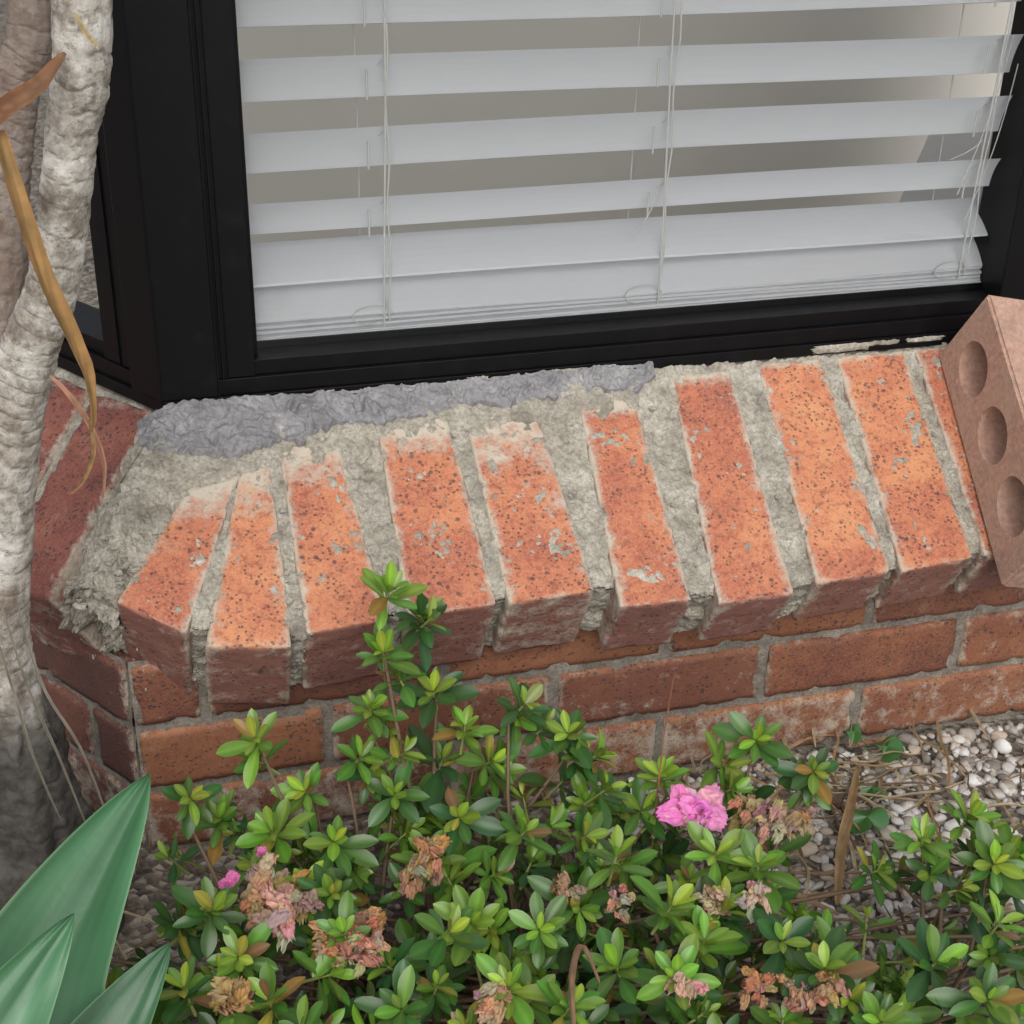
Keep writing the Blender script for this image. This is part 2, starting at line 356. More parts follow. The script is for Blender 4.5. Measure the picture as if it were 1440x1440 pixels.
# ------------------------------------------------------------ windows
def box(ac,T,u0,u1,y0,y1,z0,z1):
    p=[T(u,y,z) for u in (u0,u1) for y in (y0,y1) for z in (z0,z1)]
    ac.add(p,[(0,1,3,2),(4,6,7,5),(0,4,5,1),(2,3,7,6),(0,2,6,4),(1,5,7,3)],(0,0,0,1))
def bev(o,w=.0012):
    b=o.modifiers.new("b",'BEVEL'); b.width=w; b.segments=2; b.limit_method='ANGLE'; return o
TMn=lambda u,y,z: V(u,y,z)
TLf=lambda u,y,z: PC+W*u-O*y+V(0,0,z)
RC=V(.560,0,0); WR=V(math.cos(PHI),math.sin(PHI),0); OR=V(math.sin(PHI),-math.cos(PHI),0)
TRt=lambda u,y,z: RC+WR*u-OR*y+V(0,0,z)
TOP=1.25
def window(T,a,b,post0,post1,pre):
    ac=Acc()
    box(ac,T,post0,post1,.000,.075,.000,.013)          # sub sill
    box(ac,T,post0+.04,post1-.04,.004,.070,.0135,.030)     # outer rail
    box(ac,T,a-.028,b+.028,.010,.060,.0305,.046)         # sash rail
    box(ac,T,a+.001,b-.001,.038,.060,.0465,.054)         # glazing bead
    for q0,q1 in ((post0+.040,a),(b,post1-.040)):
        box(ac,T,q0,q1,.0065,.072,.0305,TOP)
    for q0,q1 in ((a-.0275,a-.0265),(b+.0265,b+.0275)): box(ac,T,q0,q1,.0045,.0075,.031,TOP)
    for q0,q1 in ((a+.0005,a+.005),(b-.005,b-.0005)): box(ac,T,q0,q1,.020,.034,.0468,TOP)
    box(ac,T,a+.001,b-.001,.0075,.07,TOP-.06,TOP-.001)
    o=ac.make(pre+"_frame",m_black,house,smooth=False,fix=True); bev(o)
    g=Acc(); g.add([T(a-.004,.036,.045),T(b+.004,.036,.045),T(b+.004,.036,TOP-.05),T(a-.004,.036,TOP-.05)],[(0,1,2,3)],(0,0,0,1)); g.make(pre+"_glass",m_glass,house,smooth=False)
    l=Acc(); box(l,T,a-.02,b+.02,.0755,.20,-.02,.031); l.make(pre+"_inner_ledge",m_ledge,house,smooth=False,fix=True)
    l=Acc(); box(l,T,post0+.01,post1-.01,.004,.0745,-.3,-.0015); l.make(pre+"_inner_wall",m_joint,house,smooth=False,fix=True)
window(TMn,-.328,.520,-.4205,.563,"front_window")
window(TLf,.098,.80,.0005,.87,"return_window")
window(TRt,.098,.80,.0005,.87,"far_return_window")
def post(c,sgn,name):
    w_=W if sgn<0 else WR; 
    main=V(-sgn*1.0,0,0)
    pts=[c+main*.055+V(0,-.0015,0), c+V(sgn*.0008,-.0015,0), c+w_*.048+(O if sgn<0 else OR)*.0015, c+w_*.048+(O if sgn<0 else OR)*-.07, c+main*.055+V(0,.07,0)]
    vs=[p+V(0,0,z) for z in (.0135,TOP) for p in pts]; n=5
    fs=[tuple(range(n)),tuple(range(2*n-1,n-1,-1))]+[(i,(i+1)%n,n+(i+1)%n,n+i) for i in range(n)]
    o=mk(name,vs,fs,m_black,house,smooth=False,col=[(0,0,0,1)]*10,fix=True); bev(o,.002)
post(V(-.421,0,0),-1,"corner_post"); post(V(.560,0,0),1,"far_corner_post")
ac=Acc()
box(ac,TMn,-.366,-.3645,-.0005,.004,.014,TOP); box(ac,TMn,-.3605,-.3590,.0005,.006,.031,TOP)
ac.make("frame_ribs",m_black,house,smooth=False,fix=True)
ac=Acc(); 
for x0,x1 in ((-.355,-.245),(-.235,-.19),(-.02,.03),(.045,.075),(.35,.44)): box(ac,TMn,x0,x1,-.004,.0,.0005,.006)
ac.make("frame_packers",m_black,house,smooth=False,fix=True)
# mortar splashes dried on the sub sill
ac=Acc()
for x,w_ in ((-.10,.012),(-.005,.02),(.04,.012),(.30,.018),(.335,.03),(.375,.012),(.42,.022),(-.26,.010)):
    vs=[]
    for i in range(12):
        for j in range(7):
            a,b=i/11*2-1,j/6*2-1; e=max(0,1-(a*a+b*b)**.5); vs.append(V(x+a*w_*(1+.5*nz(a*2+x*50,b*2)),-.0003-.0022*e**.5*(1+.6*nz(a*5,b*5,x*90)),.0062+b*.0045*(1+.5*nz(a*3+x*30,b*3))))
    ac.add(vs,grid_faces(12,7),(0,0,0,1))
ac.make("mortar_splashes",m_mort,house)
ac=Acc()
for k in range(14):
    z=.05+k*.006+U(0,.002); box(ac,TMn,-.3275,-.3258,.0340,.0355,z,z+.004*(1 if k<9 else .5))
ac.make("sealant_line",m_seal,house,smooth=False,fix=True)
ac=Acc()
box(ac,TMn,-.43,.57,.0,.1,TOP+.002,TOP+.5); box(ac,TLf,.005,.9,.0,.1,TOP+.002,TOP+.5); box(ac,TRt,.005,.9,.0,.1,TOP+.002,TOP+.5)
ac.make("upper_wall",m_wall,house,smooth=False,fix=True)
ac=Acc(); box(ac,TMn,-1.3,1.5,1.05,1.1,-.4,1.3); box(ac,TMn,-1.2,1.4,.2,1.05,-.42,-.40)
ac.make("interior_wall",m_beige,house,smooth=False,fix=True)
# ------------------------------------------------------------ blinds
def blind(T,a,b,name,cords):
    root=empty(name); ac=Acc(); cc=Acc()
    def slat(z,th,w=.050,y0=.044,wob=0,dz=0):
        nu_,nv_=24,7; vs=[]
        for side in (0,1):
            for i in range(nu_):
                u=lerp(a+.004,b-.002,i/(nu_-1))
                for j in range(nv_):
                    t=j/(nv_-1); cr=.0028*4*t*(1-t)
                    d=w*t; y=y0+d*math.cos(th)+ (cr*math.sin(th))+(.0026*math.sin(th) if side else 0); zz=z-d*math.sin(th)+cr*math.cos(th)-(0 if side==0 else .0026*math.cos(th))+.0012*math.sin(u*6+wob)+dz*(u-a)
                    vs.append(T(u,y,zz))
        n=nu_*nv_; f=grid_faces(nu_,nv_); fs=f+[tuple(n+k for k in q[::-1]) for q in f]
        for i in range(nu_-1):
            for j in (0,nv_-1):
                p,q=i*nv_+j,(i+1)*nv_+j; fs.append((p,q,q+n,p+n))
        for i in (0,nu_-1):
            for j in range(nv_-1):
                p,q=i*nv_+j,i*nv_+j+1; fs.append((p,q,q+n,p+n))
        ac.add(vs,fs,(0,0,0,1))
    zs=[.196+.0680*k for k in range(16)]
    for k,z in enumerate(zs): slat(z,math.radians([68,70,71,69][k%4]),w=.0455 if k else .038,wob=k*1.3,dz=U(-.004,.004))
    slat(.112,math.radians(-26),w=.058,wob=2)
    slat(.0745,math.radians(-36),w=.048,wob=4)
    for k,z in enumerate((.0575,.0625,.0675,.0725)): slat(z,math.radians(-3),w=.05,y0=.042+.0015*(k%2),wob=k)
    box(ac,T,a+.004,b-.002,.040,.094,.0475,.0555)
    def tube(pts,r,n=6):
        vs=[]
        for k,p in enumerate(pts):
            for m_ in range(n):
                an=m_/n*6.283; vs.append(p+V(math.cos(an)*r,math.sin(an)*r*.8,math.sin(an)*r*.3))
        cc.add(vs,[(k*n+m_,k*n+(m_+1)%n,(k+1)*n+(m_+1)%n,(k+1)*n+m_) for k in range(len(pts)-1) for m_ in range(n)],(0,0,0,1))
    for u in cords:
        tube([T(u+.003*math.sin(z*9+u*9),.0405,z) for z in np.linspace(.060,1.2,50)],.0011)
        tube([T(u-.018+.003*math.sin(z*7),.100,z) for z in np.linspace(.060,1.2,50)],.0009)
        tube([T(u+.004+.0015*math.sin(z*60),.0395,z) for z in np.linspace(.065,1.2,120)],.0009)
        for k,z in enumerate(zs):
            tube([T(u-.018*t,.041+.06*t,z-.004-.040*t) for t in (0,.3,.7,1)],.0006,4)
            tube([T(u-.016+.001*math.sin(k),.0405,z-.012-.028*t) for t in (0,.5,1)],.0012,4)
        tube([T(u-.012+.018*math.cos(t)-.01*t/6,.040,.072+.010*math.sin(t)) for t in np.linspace(0,5.5,16)],.0009)
    for x0,z0,x1,z1 in ((.49,.33,.455,.16),(.502,.30,.47,.13),(.44,.20,.475,.22),(.075,.135,.102,.19)):
        if T is TMn: tube([T(lerp(x0,x1,t)+.006*math.sin(t*3.1),.0405,lerp(z0,z1,t)) for t in np.linspace(0,1,10)],.0008,4)
    ac.make("slats",m_white,root,smooth=False,fix=True); cc.make("cords",m_cord,root)
blind(TMn,-.328,.520,"venetian_blind",[-.187,.108,.478])
blind(TLf,.098,.80,"venetian_blind.001",[.2,.6])
# ------------------------------------------------------------ loose perforated brick
def perforated():
    Xd=V(1,0,0); lean=math.radians(7)
    Hd=(NM*math.cos(lean)+Xd*math.sin(lean)).normalized(); 
    P0=sp(.430,.016,.001); P1=sp(.381,.313,.003); Ld=(P1-P0).normalized(); L=(P1-P0).length
    Wd=Ld.cross(Hd).normalized(); 
    if Wd.x<0: Wd=-Wd
    Hd=Wd.cross(Ld) if Wd.cross(Ld).z>0 else Ld.cross(Wd)
    Mx=Matrix((( Ld.x,Hd.x,Wd.x,P0.x),(Ld.y,Hd.y,Wd.y,P0.y),(Ld.z,Hd.z,Wd.z,P0.z),(0,0,0,1)))
    bm=bmesh.new(); bmesh.ops.create_cube(bm,size=1)
    for v in bm.verts: v.co=V((v.co.x+.5)*L,(v.co.y+.5)*.108,(v.co.z+.5)*.076)
    bmesh.ops.bevel(bm,geom=bm.edges[:],offset=.003,segments=3,affect='EDGES')
    me=bpy.data.meshes.new("perforated_brick"); bm.to_mesh(me); bm.free(); me.materials.append(m_pink)
    o=bpy.data.objects.new("perforated_brick",me); sc.collection.objects.link(o)
    cut=bmesh.new()
    for x in (.060,.148,.236):
        ret=bmesh.ops.create_cone(cut,cap_ends=True,segments=48,radius1=.0285,radius2=.0285,depth=.3)
        bmesh.ops.scale(cut,vec=(1.15,.92,1),verts=ret['verts']); bmesh.ops.translate(cut,vec=(x,.052,.04),verts=ret['verts'])
    mc=bpy.data.meshes.new("c"); cut.to_mesh(mc); cut.free(); oc=bpy.data.objects.new("c",mc); sc.collection.objects.link(oc)
    md=o.modifiers.new("x",'BOOLEAN'); md.object=oc; md.solver='EXACT'
    dg=bpy.context.evaluated_depsgraph_get(); m2=bpy.data.meshes.new_from_object(o.evaluated_get(dg)); o.modifiers.clear(); o.data=m2
    bpy.data.objects.remove(oc); o.matrix_world=Mx
perforated()
# ------------------------------------------------------------ tree (cane stems)
tree=empty("tree")
def stem(name,pts,rad,dark=None,brown=0,seed=0):
    n=len(pts); N=int(sum((pts[i+1]-pts[i]).length for i in range(n-1))/.0022)
    def cm(p,i,t):
        a=p[max(i-1,0)];b=p[i];c=p[i+1];d=p[min(i+2,n-1)]
        return .5*((2*b)+(c-a)*t+(2*a-5*b+4*c-d)*t*t+(3*b-a-3*c+d)*t**3)
    K=56; vs=[];cs=[];s=0
    for q in range(N):
        f=q/(N-1)*(n-1-1e-6); i=int(f); t=f-i
        p=cm(pts,i,t); r=cm(rad,i,t); tg=(cm(pts,min(i+int(t+.05>=1),n-2),(t+.05)%1)-p)
        if tg.length<1e-6: tg=V(0,0,-1)
        tg.normalize(); a=tg.cross(V(0,1,0)).normalized(); b=tg.cross(a)
        s+=.0022; zz=p.z
        dk=1 if dark is None else dark(zz)
        for k in range(K):
            an=k/K*6.28318; ca,sa=math.cos(an),math.sin(an)
            nn=fbm(ca*1.0+seed,sa*1.0,s*10)
            ph=s*105+1.1*nz(ca*.9,sa*.9,s*7+seed)+nz(s*7,seed)*3.5
            sn_=math.sin(ph); rg=max(0,1-abs(sn_)*5)*(1 if nz(ca*2.2+seed,sa*2.2,s*30)>-.12 else 0)
            rr=r*(1+.055*nn)-.0010*rg+.0006*abs(sn_)+.0010*fbm(ca*4,sa*4,s*60)+dk*(.012*fbm(ca*2+3,sa*2,s*10+seed))
            vs.append(p+(a*ca+b*sa)*rr); cs.append((rg,dk,brown,1))
    fs=[(q*K+k,q*K+(k+1)%K,(q+1)*K+(k+1)%K,(q+1)*K+k) for q in range(N-1) for k in range(K)]
    mk(name,vs,fs,m_bark,tree,col=cs)
dkf=lambda z: sst(-.10,-.19,z)
stem("stem_1",[V(-.43,-.34,1.25),V(-.445,-.33,.75),mm(-456,-320,455),mm(-474,-300,356),mm(-498,-280,251),mm(-525,-270,186),mm(-546,-260,123),mm(-567,-250,23),mm(-584,-250,-79),mm(-586,-240,-184),mm(-592,-225,-315),V(-.595,-.215,-.46)],
     [.018,.0185,.0195,.0175,.0185,.0215,.0235,.025,.027,.036,.058,.085],dkf,0,1)
stem("stem_2",[V(-.52,-.22,1.2),V(-.505,-.22,.7),mm(-491,-215,447),mm(-508,-215,380),mm(-522,-220,321),mm(-538,-230,229),mm(-558,-245,110),V(-.575,-.25,.0)],
     [.015,.016,.0165,.0165,.0165,.017,.018,.018],lambda z:0,.85,4)
stem("stem_3",[V(-.575,-.16,1.1),V(-.56,-.17,.6),V(-.548,-.18,.40),V(-.556,-.20,.25),V(-.578,-.24,.05)],[.013,.014,.014,.015,.016],lambda z:0,.3,8)
def ribbon(ac,pts,w,col,cup=.2,nrm=V(0,-.6,.8),taper=True,curl=0,K=5,seed=0):
    n=len(pts); M_=18; vs=[];cs=[]
    for q in range(M_):
        f=q/(M_-1)*(n-1-1e-6);i=int(f);t=f-i
        a_=pts[max(i-1,0)];b_=pts[i];c_=pts[i+1];d_=pts[min(i+2,n-1)]
        p=.5*((2*b_)+(c_-a_)*t+(2*a_-5*b_+4*c_-d_)*t*t+(3*b_-a_-3*c_+d_)*t**3)
        tg=(c_-b_).normalized(); sd=tg.cross(nrm).normalized(); up=sd.cross(tg).normalized()
        tw=curl*(q/(M_-1)); sd2=sd*math.cos(tw)+up*math.sin(tw); up2=up*math.cos(tw)-sd*math.sin(tw)
        g=q/(M_-1); ww=w*((math.sin(math.pi*min(1,g*.9+.08))**.6) if taper else 1)
        for k in range(K):
            e=k/(K-1)*2-1; br=.5+1.1*abs(nz(g*7+seed,e*2,seed))+.3*abs(e); 
            vs.append(p+sd2*ww*e*.5+up2*(cup*ww*e*e)+up2*.0012*nz(g*9,e*3,seed)); cs.append((col[0]*br,col[1]*br,col[2]*br,1))
    ac.add(vs,grid_faces(M_,K),cs)
ac=Acc()
ribbon(ac,[mm(-519,-335,375),mm(-515,-345,340),mm(-504,-352,277),mm(-490,-352,228),mm(-482,-350,190),mm(-484,-350,155)],.0145,(.50,.27,.10),.4,V(.3,-.9,.2),curl=.9,seed=1,K=9)
ribbon(ac,[mm(-484,-350,165),mm(-484,-352,140),mm(-493,-352,118),mm(-505,-350,104)],.004,(.42,.22,.10),.2,V(.3,-.9,.2),seed=2)
ribbon(ac,[mm(-508,-330,193),mm(-496,-335,178),mm(-484,-333,150),mm(-478,-331,118),mm(-482,-330,87)],.0045,(.62,.30,.20),.2,V(.3,-.9,.2),seed=3)
ribbon(ac,[mm(-535,-335,370),mm(-512,-345,392),mm(-490,-345,405),mm(-470,-340,425)],.013,(.30,.12,.06),.3,V(.1,-.9,.3),curl=.5,seed=4)
ribbon(ac,[mm(-462,-348,452),mm(-455,-350,438),mm(-449,-352,430)],.004,(.65,.50,.28),.2,V(.1,-.9,.3),seed=5)
for k in range(3):
    x=-.585+.012*k; ribbon(ac,[V(x,-.285,-.02),V(x+.012,-.30,-.10),V(x+.02+.008*k,-.305,-.17),V(x+.035+.01*k,-.31,-.24-.02*k)],.0025,(.30,.25,.21),.1,V(.2,-.9,.3),seed=k+9)
for c,nn in ((V(-.43,-.34,1.25),26),(V(-.52,-.22,1.2),20),(V(-.575,-.16,1.1),18)):
    for k in range(nn):
        an=U(0,6.28); e=U(.1,1.2); L=U(.25,.4); d=V(math.cos(an),math.sin(an),0)
        ribbon(ac,[c,c+d*L*.3+V(0,0,L*.4*e),c+d*L*.65+V(0,0,L*.45*e),c+d*L+V(0,0,L*.2*e)],.03,(.06,.16,.04),.25,V(0,0,1)+d*.01,seed=k)
ac.make("strap_leaves",m_straw,tree)
# ------------------------------------------------------------ agave
ac=Acc()
def agleaf(pts,w,c1,c2,nrm,cup=.12,seed=0):
    n=len(pts);M_=44;K=29;vs=[];cs=[]
    for q in range(M_):
        g=q/(M_-1); f=g*(n-1-1e-6);i=int(f);t=f-i
        a_=pts[max(i-1,0)];b_=pts[i];c_=pts[i+1];d_=pts[min(i+2,n-1)]
        p=.5*((2*b_)+(c_-a_)*t+(2*a_-5*b_+4*c_-d_)*t*t+(3*b_-a_-3*c_+d_)*t**3)
        tg=(c_-b_).normalized(); sd=tg.cross(nrm).normalized(); up=sd.cross(tg).normalized()
        ww=w*(.55+.45*math.sin(min(1,g/.45)*1.5708))*(1 if g<.45 else max(.004,(1-((g-.45)/.55)**1.4)))
        for k in range(K):
            e=k/(K-1)*2-1; st=.5+.5*math.sin(e*30+nz(e*5,g*2,seed)*3); m_=sst(.96,1,abs(e)); b=.80+.16*st+.45*nz(g*3,e*2,seed)+.12*e
            c=[lerp(c1[a]*b,c2[a],max(m_*.8,.06*abs(e))) for a in range(3)]
            vs.append(p+sd*ww*e*.5+up*(cup*ww*e*e+.004*nz(e*2,g*5,seed))); cs.append((*c,1))
    ac.add(vs,grid_faces(M_,K),cs)
ab=V(-.70,-.72,-.42); g1=(.035,.13,.05); g2=(.20,.34,.18); gd=(.02,.085,.03)
agleaf([ab,V(-.64,-.66,-.30),V(-.56,-.53,-.19),mm(-470,-418,-114)],.135,g1,g2,V(.1,-.5,.85),.2,seed=1)
agleaf([ab,V(-.66,-.72,-.24),V(-.60,-.67,-.14),mm(-527,-600,-78)],.105,(.05,.16,.07),g2,V(.35,-.4,.8),.2,seed=2)
agleaf([ab+V(.02,0,0),V(-.60,-.66,-.30),V(-.53,-.60,-.22),mm(-468,-545,-172)],.085,gd,(.16,.30,.15),V(.1,-.6,.8),seed=3)
agleaf([ab,V(-.60,-.72,-.32),V(-.53,-.67,-.25),mm(-450,-590,-215)],.085,(.018,.07,.025),(.13,.25,.13),V(.1,-.6,.8),seed=4)
agleaf([ab,V(-.75,-.66,-.28),V(-.77,-.56,-.18),V(-.75,-.45,-.12)],.13,g1,g2,V(.2,-.4,.85),seed=5)
agleaf([ab,V(-.72,-.78,-.26),V(-.70,-.84,-.18),V(-.66,-.9,-.14)],.12,g1,g2,V(0,.5,.85),seed=6)
agleaf([ab,V(-.80,-.76,-.3),V(-.90,-.76,-.2),V(-.98,-.74,-.16)],.12,g1,g2,V(.3,0,.95),seed=7)
ac.make("agave_plant",m_ag)
# ------------------------------------------------------------ azalea bush
RO="-257,-310,-43 -262,-310,-109 -275,-310,-153 -217,-310,-147 -378,-310,-178 -440,-310,-240 -371,-347,-250 -336,-310,-232 -335,-438,-250 -434,-452,-250 -417,-485,-250 -287,-310,-210 -210,-310,-237 -260,-339,-250 -133,-310,-189 -86,-310,-235 -163,-310,-233 -68,-365,-250 -103,-412,-250 -161,-417,-250 -210,-381,-250 -247,-415,-250 95,-339,-250 136,-383,-250 -6,-484,-250 27,-501,-250 -68,-535,-250 -93,-471,-250 -174,-517,-250 -226,-495,-250 -300,-564,-250 -334,-501,-250 -356,-420,-250 13,-584,-250 28,-631,-250 191,-494,-250 242,-482,-250 236,-539,-250 115,-645,-250 190,-616,-250 -88,-606,-250 -18,-530,-250 -122,-566,-250 -217,-577,-250 -253,-522,-250 137,-688,-250 55,-675,-250 -176,-603,-250 -399,-539,-250 -462,-516,-250 -9,-358,-250 -320,-364,-250"
RO=[mm(*[float(a) for a in s.split(",")]) for s in RO.split()]
bush=empty("azalea_bush"); lf=Acc(); st=Acc(); random.seed(11)
prof=[(0,.10),(.12,.32),(.3,.68),(.5,.95),(.68,1.0),(.84,.78),(.94,.42),(1,.04)]
def leaf(ac,base,d,nrm,L,w,col,bend):
    sd=d.cross(nrm).normalized(); up=sd.cross(d).normalized(); vs=[];cs=[]; fold=U(.15,.4); tw=U(-.15,.15)
    for t,wp in prof:
        c=base+d*(L*t)+up*(bend*L*(t*t)) 
        for e in (-1,-.5,0,.5,1):
            x=e*wp*w*.5; vs.append(c+sd*x+up*(abs(x)*fold+x*tw*t))
            b=1.35 if e==0 else 1; cs.append((col[0]*b,col[1]*b,col[2]*b,1))
    ac.add(vs,grid_faces(len(prof),5),cs)
def tube(ac,pts,r0,r1,col,n=6):
    vs=[]
    for k,p in enumerate(pts):
        t=k/(len(pts)-1); tg=(pts[min(k+1,len(pts)-1)]-pts[max(k-1,0)]).normalized(); a=tg.cross(V(.3,.9,.1)).normalized(); b=tg.cross(a); r=lerp(r0,r1,t)
        for m_ in range(n): vs.append(p+(a*math.cos(m_*6.283/n)+b*math.sin(m_*6.283/n))*r)
    ac.add(vs,[(k*n+m_,k*n+(m_+1)%n,(k+1)*n+(m_+1)%n,(k+1)*n+m_) for k in range(len(pts)-1) for m_ in range(n)],(*col,1))
PAL=[(.05,.13,.028),(.07,.17,.03),(.10,.23,.034),(.16,.31,.04),(.035,.10,.028)]
BRT=[(.30,.45,.045),(.38,.50,.055),(.24,.41,.045)]
def rosette(c,ax,size,dark=0.,n=None):
    ax=ax.normalized(); a=ax.orthogonal().normalized(); b=ax.cross(a); ph=U(0,6.28)
    n=n or random.randint(11,15); bc=random.choice(PAL); br=random.choice(BRT)
    for k in range(n):
        f=k/n; an=ph+k*2.39996+U(-.3,.3); el=lerp(math.radians(84),math.radians(22),f**.9)+U(-.28,.25)
        d=(ax*math.cos(el)+(a*math.cos(an)+b*math.sin(an))*math.sin(el)).normalized()
        L=size*lerp(1.05,.55,f)*U(.65,1.15); w=L*U(.33,.45)
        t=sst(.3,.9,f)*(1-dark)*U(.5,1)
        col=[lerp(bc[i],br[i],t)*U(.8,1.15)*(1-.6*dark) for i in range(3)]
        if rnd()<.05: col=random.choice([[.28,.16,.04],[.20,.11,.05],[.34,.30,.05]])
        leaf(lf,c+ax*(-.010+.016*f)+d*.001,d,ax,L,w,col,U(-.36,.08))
    tube(st,[c-ax*.030,c-ax*.012,c+ax*.006],.0017,.0010,(.24,.28,.07))
def stemto(c,ax,root):
    p0=root; p3=c-ax.normalized()*.028; mid=p0.lerp(p3,.5)+V(U(-.02,.02),U(-.02,.02),U(0,.02))
    pts=[(p0*(1-t)**2+mid*2*t*(1-t)+p3*t*t)+V(nz(t*4,p3.x*9),nz(t*4,p3.y*9,3),0)*.004 for t in np.linspace(0,1,9)]
    tube(st,pts,.0030,.0015,(.16,.10,.055))
roots=[V(-.30,-.40,-.44),V(-.15,-.42,-.44),V(-.02,-.50,-.44),V(.14,-.58,-.44),V(-.38,-.48,-.44),V(.20,-.55,-.44),V(-.22,-.36,-.44)]
allr=[]
for i,c in enumerate(RO):
    ax=V(U(-.6,.6),U(-.85,.0),1)
    if i<5: ax=V(U(-.3,.3),U(-.5,-.2),1)
    c=c+V(0,0,U(-.018,.014)); rosette(c,ax,U(.033,.044)); allr.append((c,ax))
    for k in range(random.choice((1,1,2,2))):
        c2=c+V(U(-.035,.035),U(-.02,.02),U(-.045,-.02)); ax2=V(U(-.9,.9),U(-.9,.1),.8); rosette(c2,ax2,U(.027,.037),.10)
for c,ax in allr:
    rt=min(roots,key=lambda r:(V(r.x,r.y,0)-V(c.x,c.y,0)).length+U(0,.06)); stemto(c,ax,rt)
cnt=0
while cnt<320:
    x=U(-.55,.36);y=U(-.80,-.28);z=U(-.40,-.265)
    if x>.05 and y>-.46 and not (x<.17 and y>-.42 and y<-.34 and z>-.36): continue
    if x>.12 and y>-.50 and x<.18: continue
    if x<-.47 and (z>-.32 or y<-.55): continue
    cnt+=1
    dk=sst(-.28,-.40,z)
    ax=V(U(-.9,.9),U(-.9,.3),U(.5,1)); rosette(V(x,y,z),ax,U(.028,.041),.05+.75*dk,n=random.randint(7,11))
    if rnd()<.45: stemto(V(x,y,z),ax,random.choice(roots))
lf.make("leaves",m_leaf,bush); st.make("stems",m_stem,bush)
# flowers
def petal(ac,c,d,nrm,L,w,col,crump,seed):
    sd=d.cross(nrm).normalized(); up=sd.cross(d).normalized(); vs=[];cs=[];N=10
    for i in range(N):
        t=i/(N-1); wp=math.sin(min(1,t*1.1+.12)*2.6)**.7 if t<.95 else .5
        for j in range(N):
            e=j/(N-1)*2-1
            n1=nz(t*3+seed,e*2.2,seed*1.7); n2=nz(t*8+seed,e*6,seed)
            p=c+d*(L*t*(1-.25*crump*abs(n1)))+sd*(e*w*.5*wp*(1-.45*crump*abs(n2)))+up*(w*(.12*math.sin(e*8+seed)*t+crump*.40*n1+crump*.22*n2-.25*t*t*crump))
            b=lerp(1,.7+.6*abs(n1)+.5*abs(n2),.8); vs.append(p); cs.append((col[0]*b,col[1]*b,col[2]*b,1))
    ac.add(vs,grid_faces(N,N),cs)
WI="-385,-408 -378,-466 -329,-507 -246,-425 -143,-482 -101,-508 70,-440 5,-536 -24,-521 7,-637 -86,-614 -230,-590 -426,-541 -31,-628 -308,-475 88,-452 52,-425 -360,-455 -395,-440 -345,-495 -315,-512 -366,-425 -262,-440 60,-455 25,-650"
WS=[.030,.028,.028,.026,.018,.016,.028,.020,.020,.022,.022,.022,.026,.020,.024,.024,.024,.024,.022,.022,.022,.024,.020,.022,.02]
fl=Acc()
for k,s in enumerate(WI.split()):
    x,y=[float(a)/1e3 for a in s.split(",")]; c=V(x,y,-.243+U(-.010,.006)); S=WS[k]
    col=random.choice([(.74,.50,.35),(.66,.43,.29),(.76,.55,.41),(.54,.34,.21),(.62,.36,.18)])
    for q in range(15):
        an=U(0,6.28); d=V(math.cos(an),math.sin(an)-.2,U(-.9,.7)).normalized()
        petal(fl,c+V(U(-.008,.008),U(-.008,.008),U(-.012,.008)),d,V(U(-.3,.3),-.5,1),S*U(.5,.8),S*U(.38,.65),[a*U(.6,1.08) for a in col],1.35,U(0,50))
c=V(-.004,-.432,-.236)
for q in range(22):
    an=U(0,6.28); d=V(math.cos(an)*1.25,math.sin(an)*.7-.25,U(-.1,.7)).normalized()
    petal(fl,c+V(U(-.014,.014),U(-.010,.010),0),d,V(U(-.3,.3),-.6,1),U(.021,.030),U(.021,.028),(.92*U(.95,1.05),.30*U(.7,1.7),.62*U(.85,1.2)),.62,U(0,50))
for cc_,s in ((V(-.416,-.418,-.240),.010),(V(-.386,-.388,-.24),.006)):
    for q in range(5):
        an=U(0,6.28); petal(fl,cc_,V(math.cos(an),math.sin(an)-.3,U(0,1)).normalized(),V(0,-.5,1),s,s,(.80,.20,.48),.5,U(0,50))
fl.make("flowers",m_petal,bush)
# ------------------------------------------------------------ ground
vs=[];N=160
def gz(x,y): return -.432+.006*fbm(x*9,y*9,2)+.002*fbm(x*60,y*60,5)
for i in range(N):
    for j in range(N):
        x=-1.4+2.9*i/(N-1); y=-1.7+2.2*j/(N-1); vs.append(V(x,y,gz(x,y)))
f=grid_faces(N,N); n=len(vs)
ring=[V(-300,-300,-.44),V(300,-300,-.44),V(300,300,-.44),V(-300,300,-.44)]; vs+=ring
e1=[i*N for i in range(N)]; e2=[(N-1)*N+j for j in range(N)]; e3=[i*N+N-1 for i in range(N-1,-1,-1)]; e4=[j for j in range(N-1,-1,-1)]
for e,(p,q) in zip((e1,e2,e3,e4),((n,n+1),(n+1,n+2),(n+2,n+3),(n+3,n))): f.append(tuple(e)+(q,p))
mk("ground",vs,f,m_ground,smooth=True,fix=True)
pv=[];pf=[];pc=[]; random.seed(5); k=0
cols=[(.66,.63,.58),(.74,.72,.68),(.54,.49,.42),(.42,.39,.36),(.78,.77,.75),(.58,.49,.39),(.30,.27,.24)]
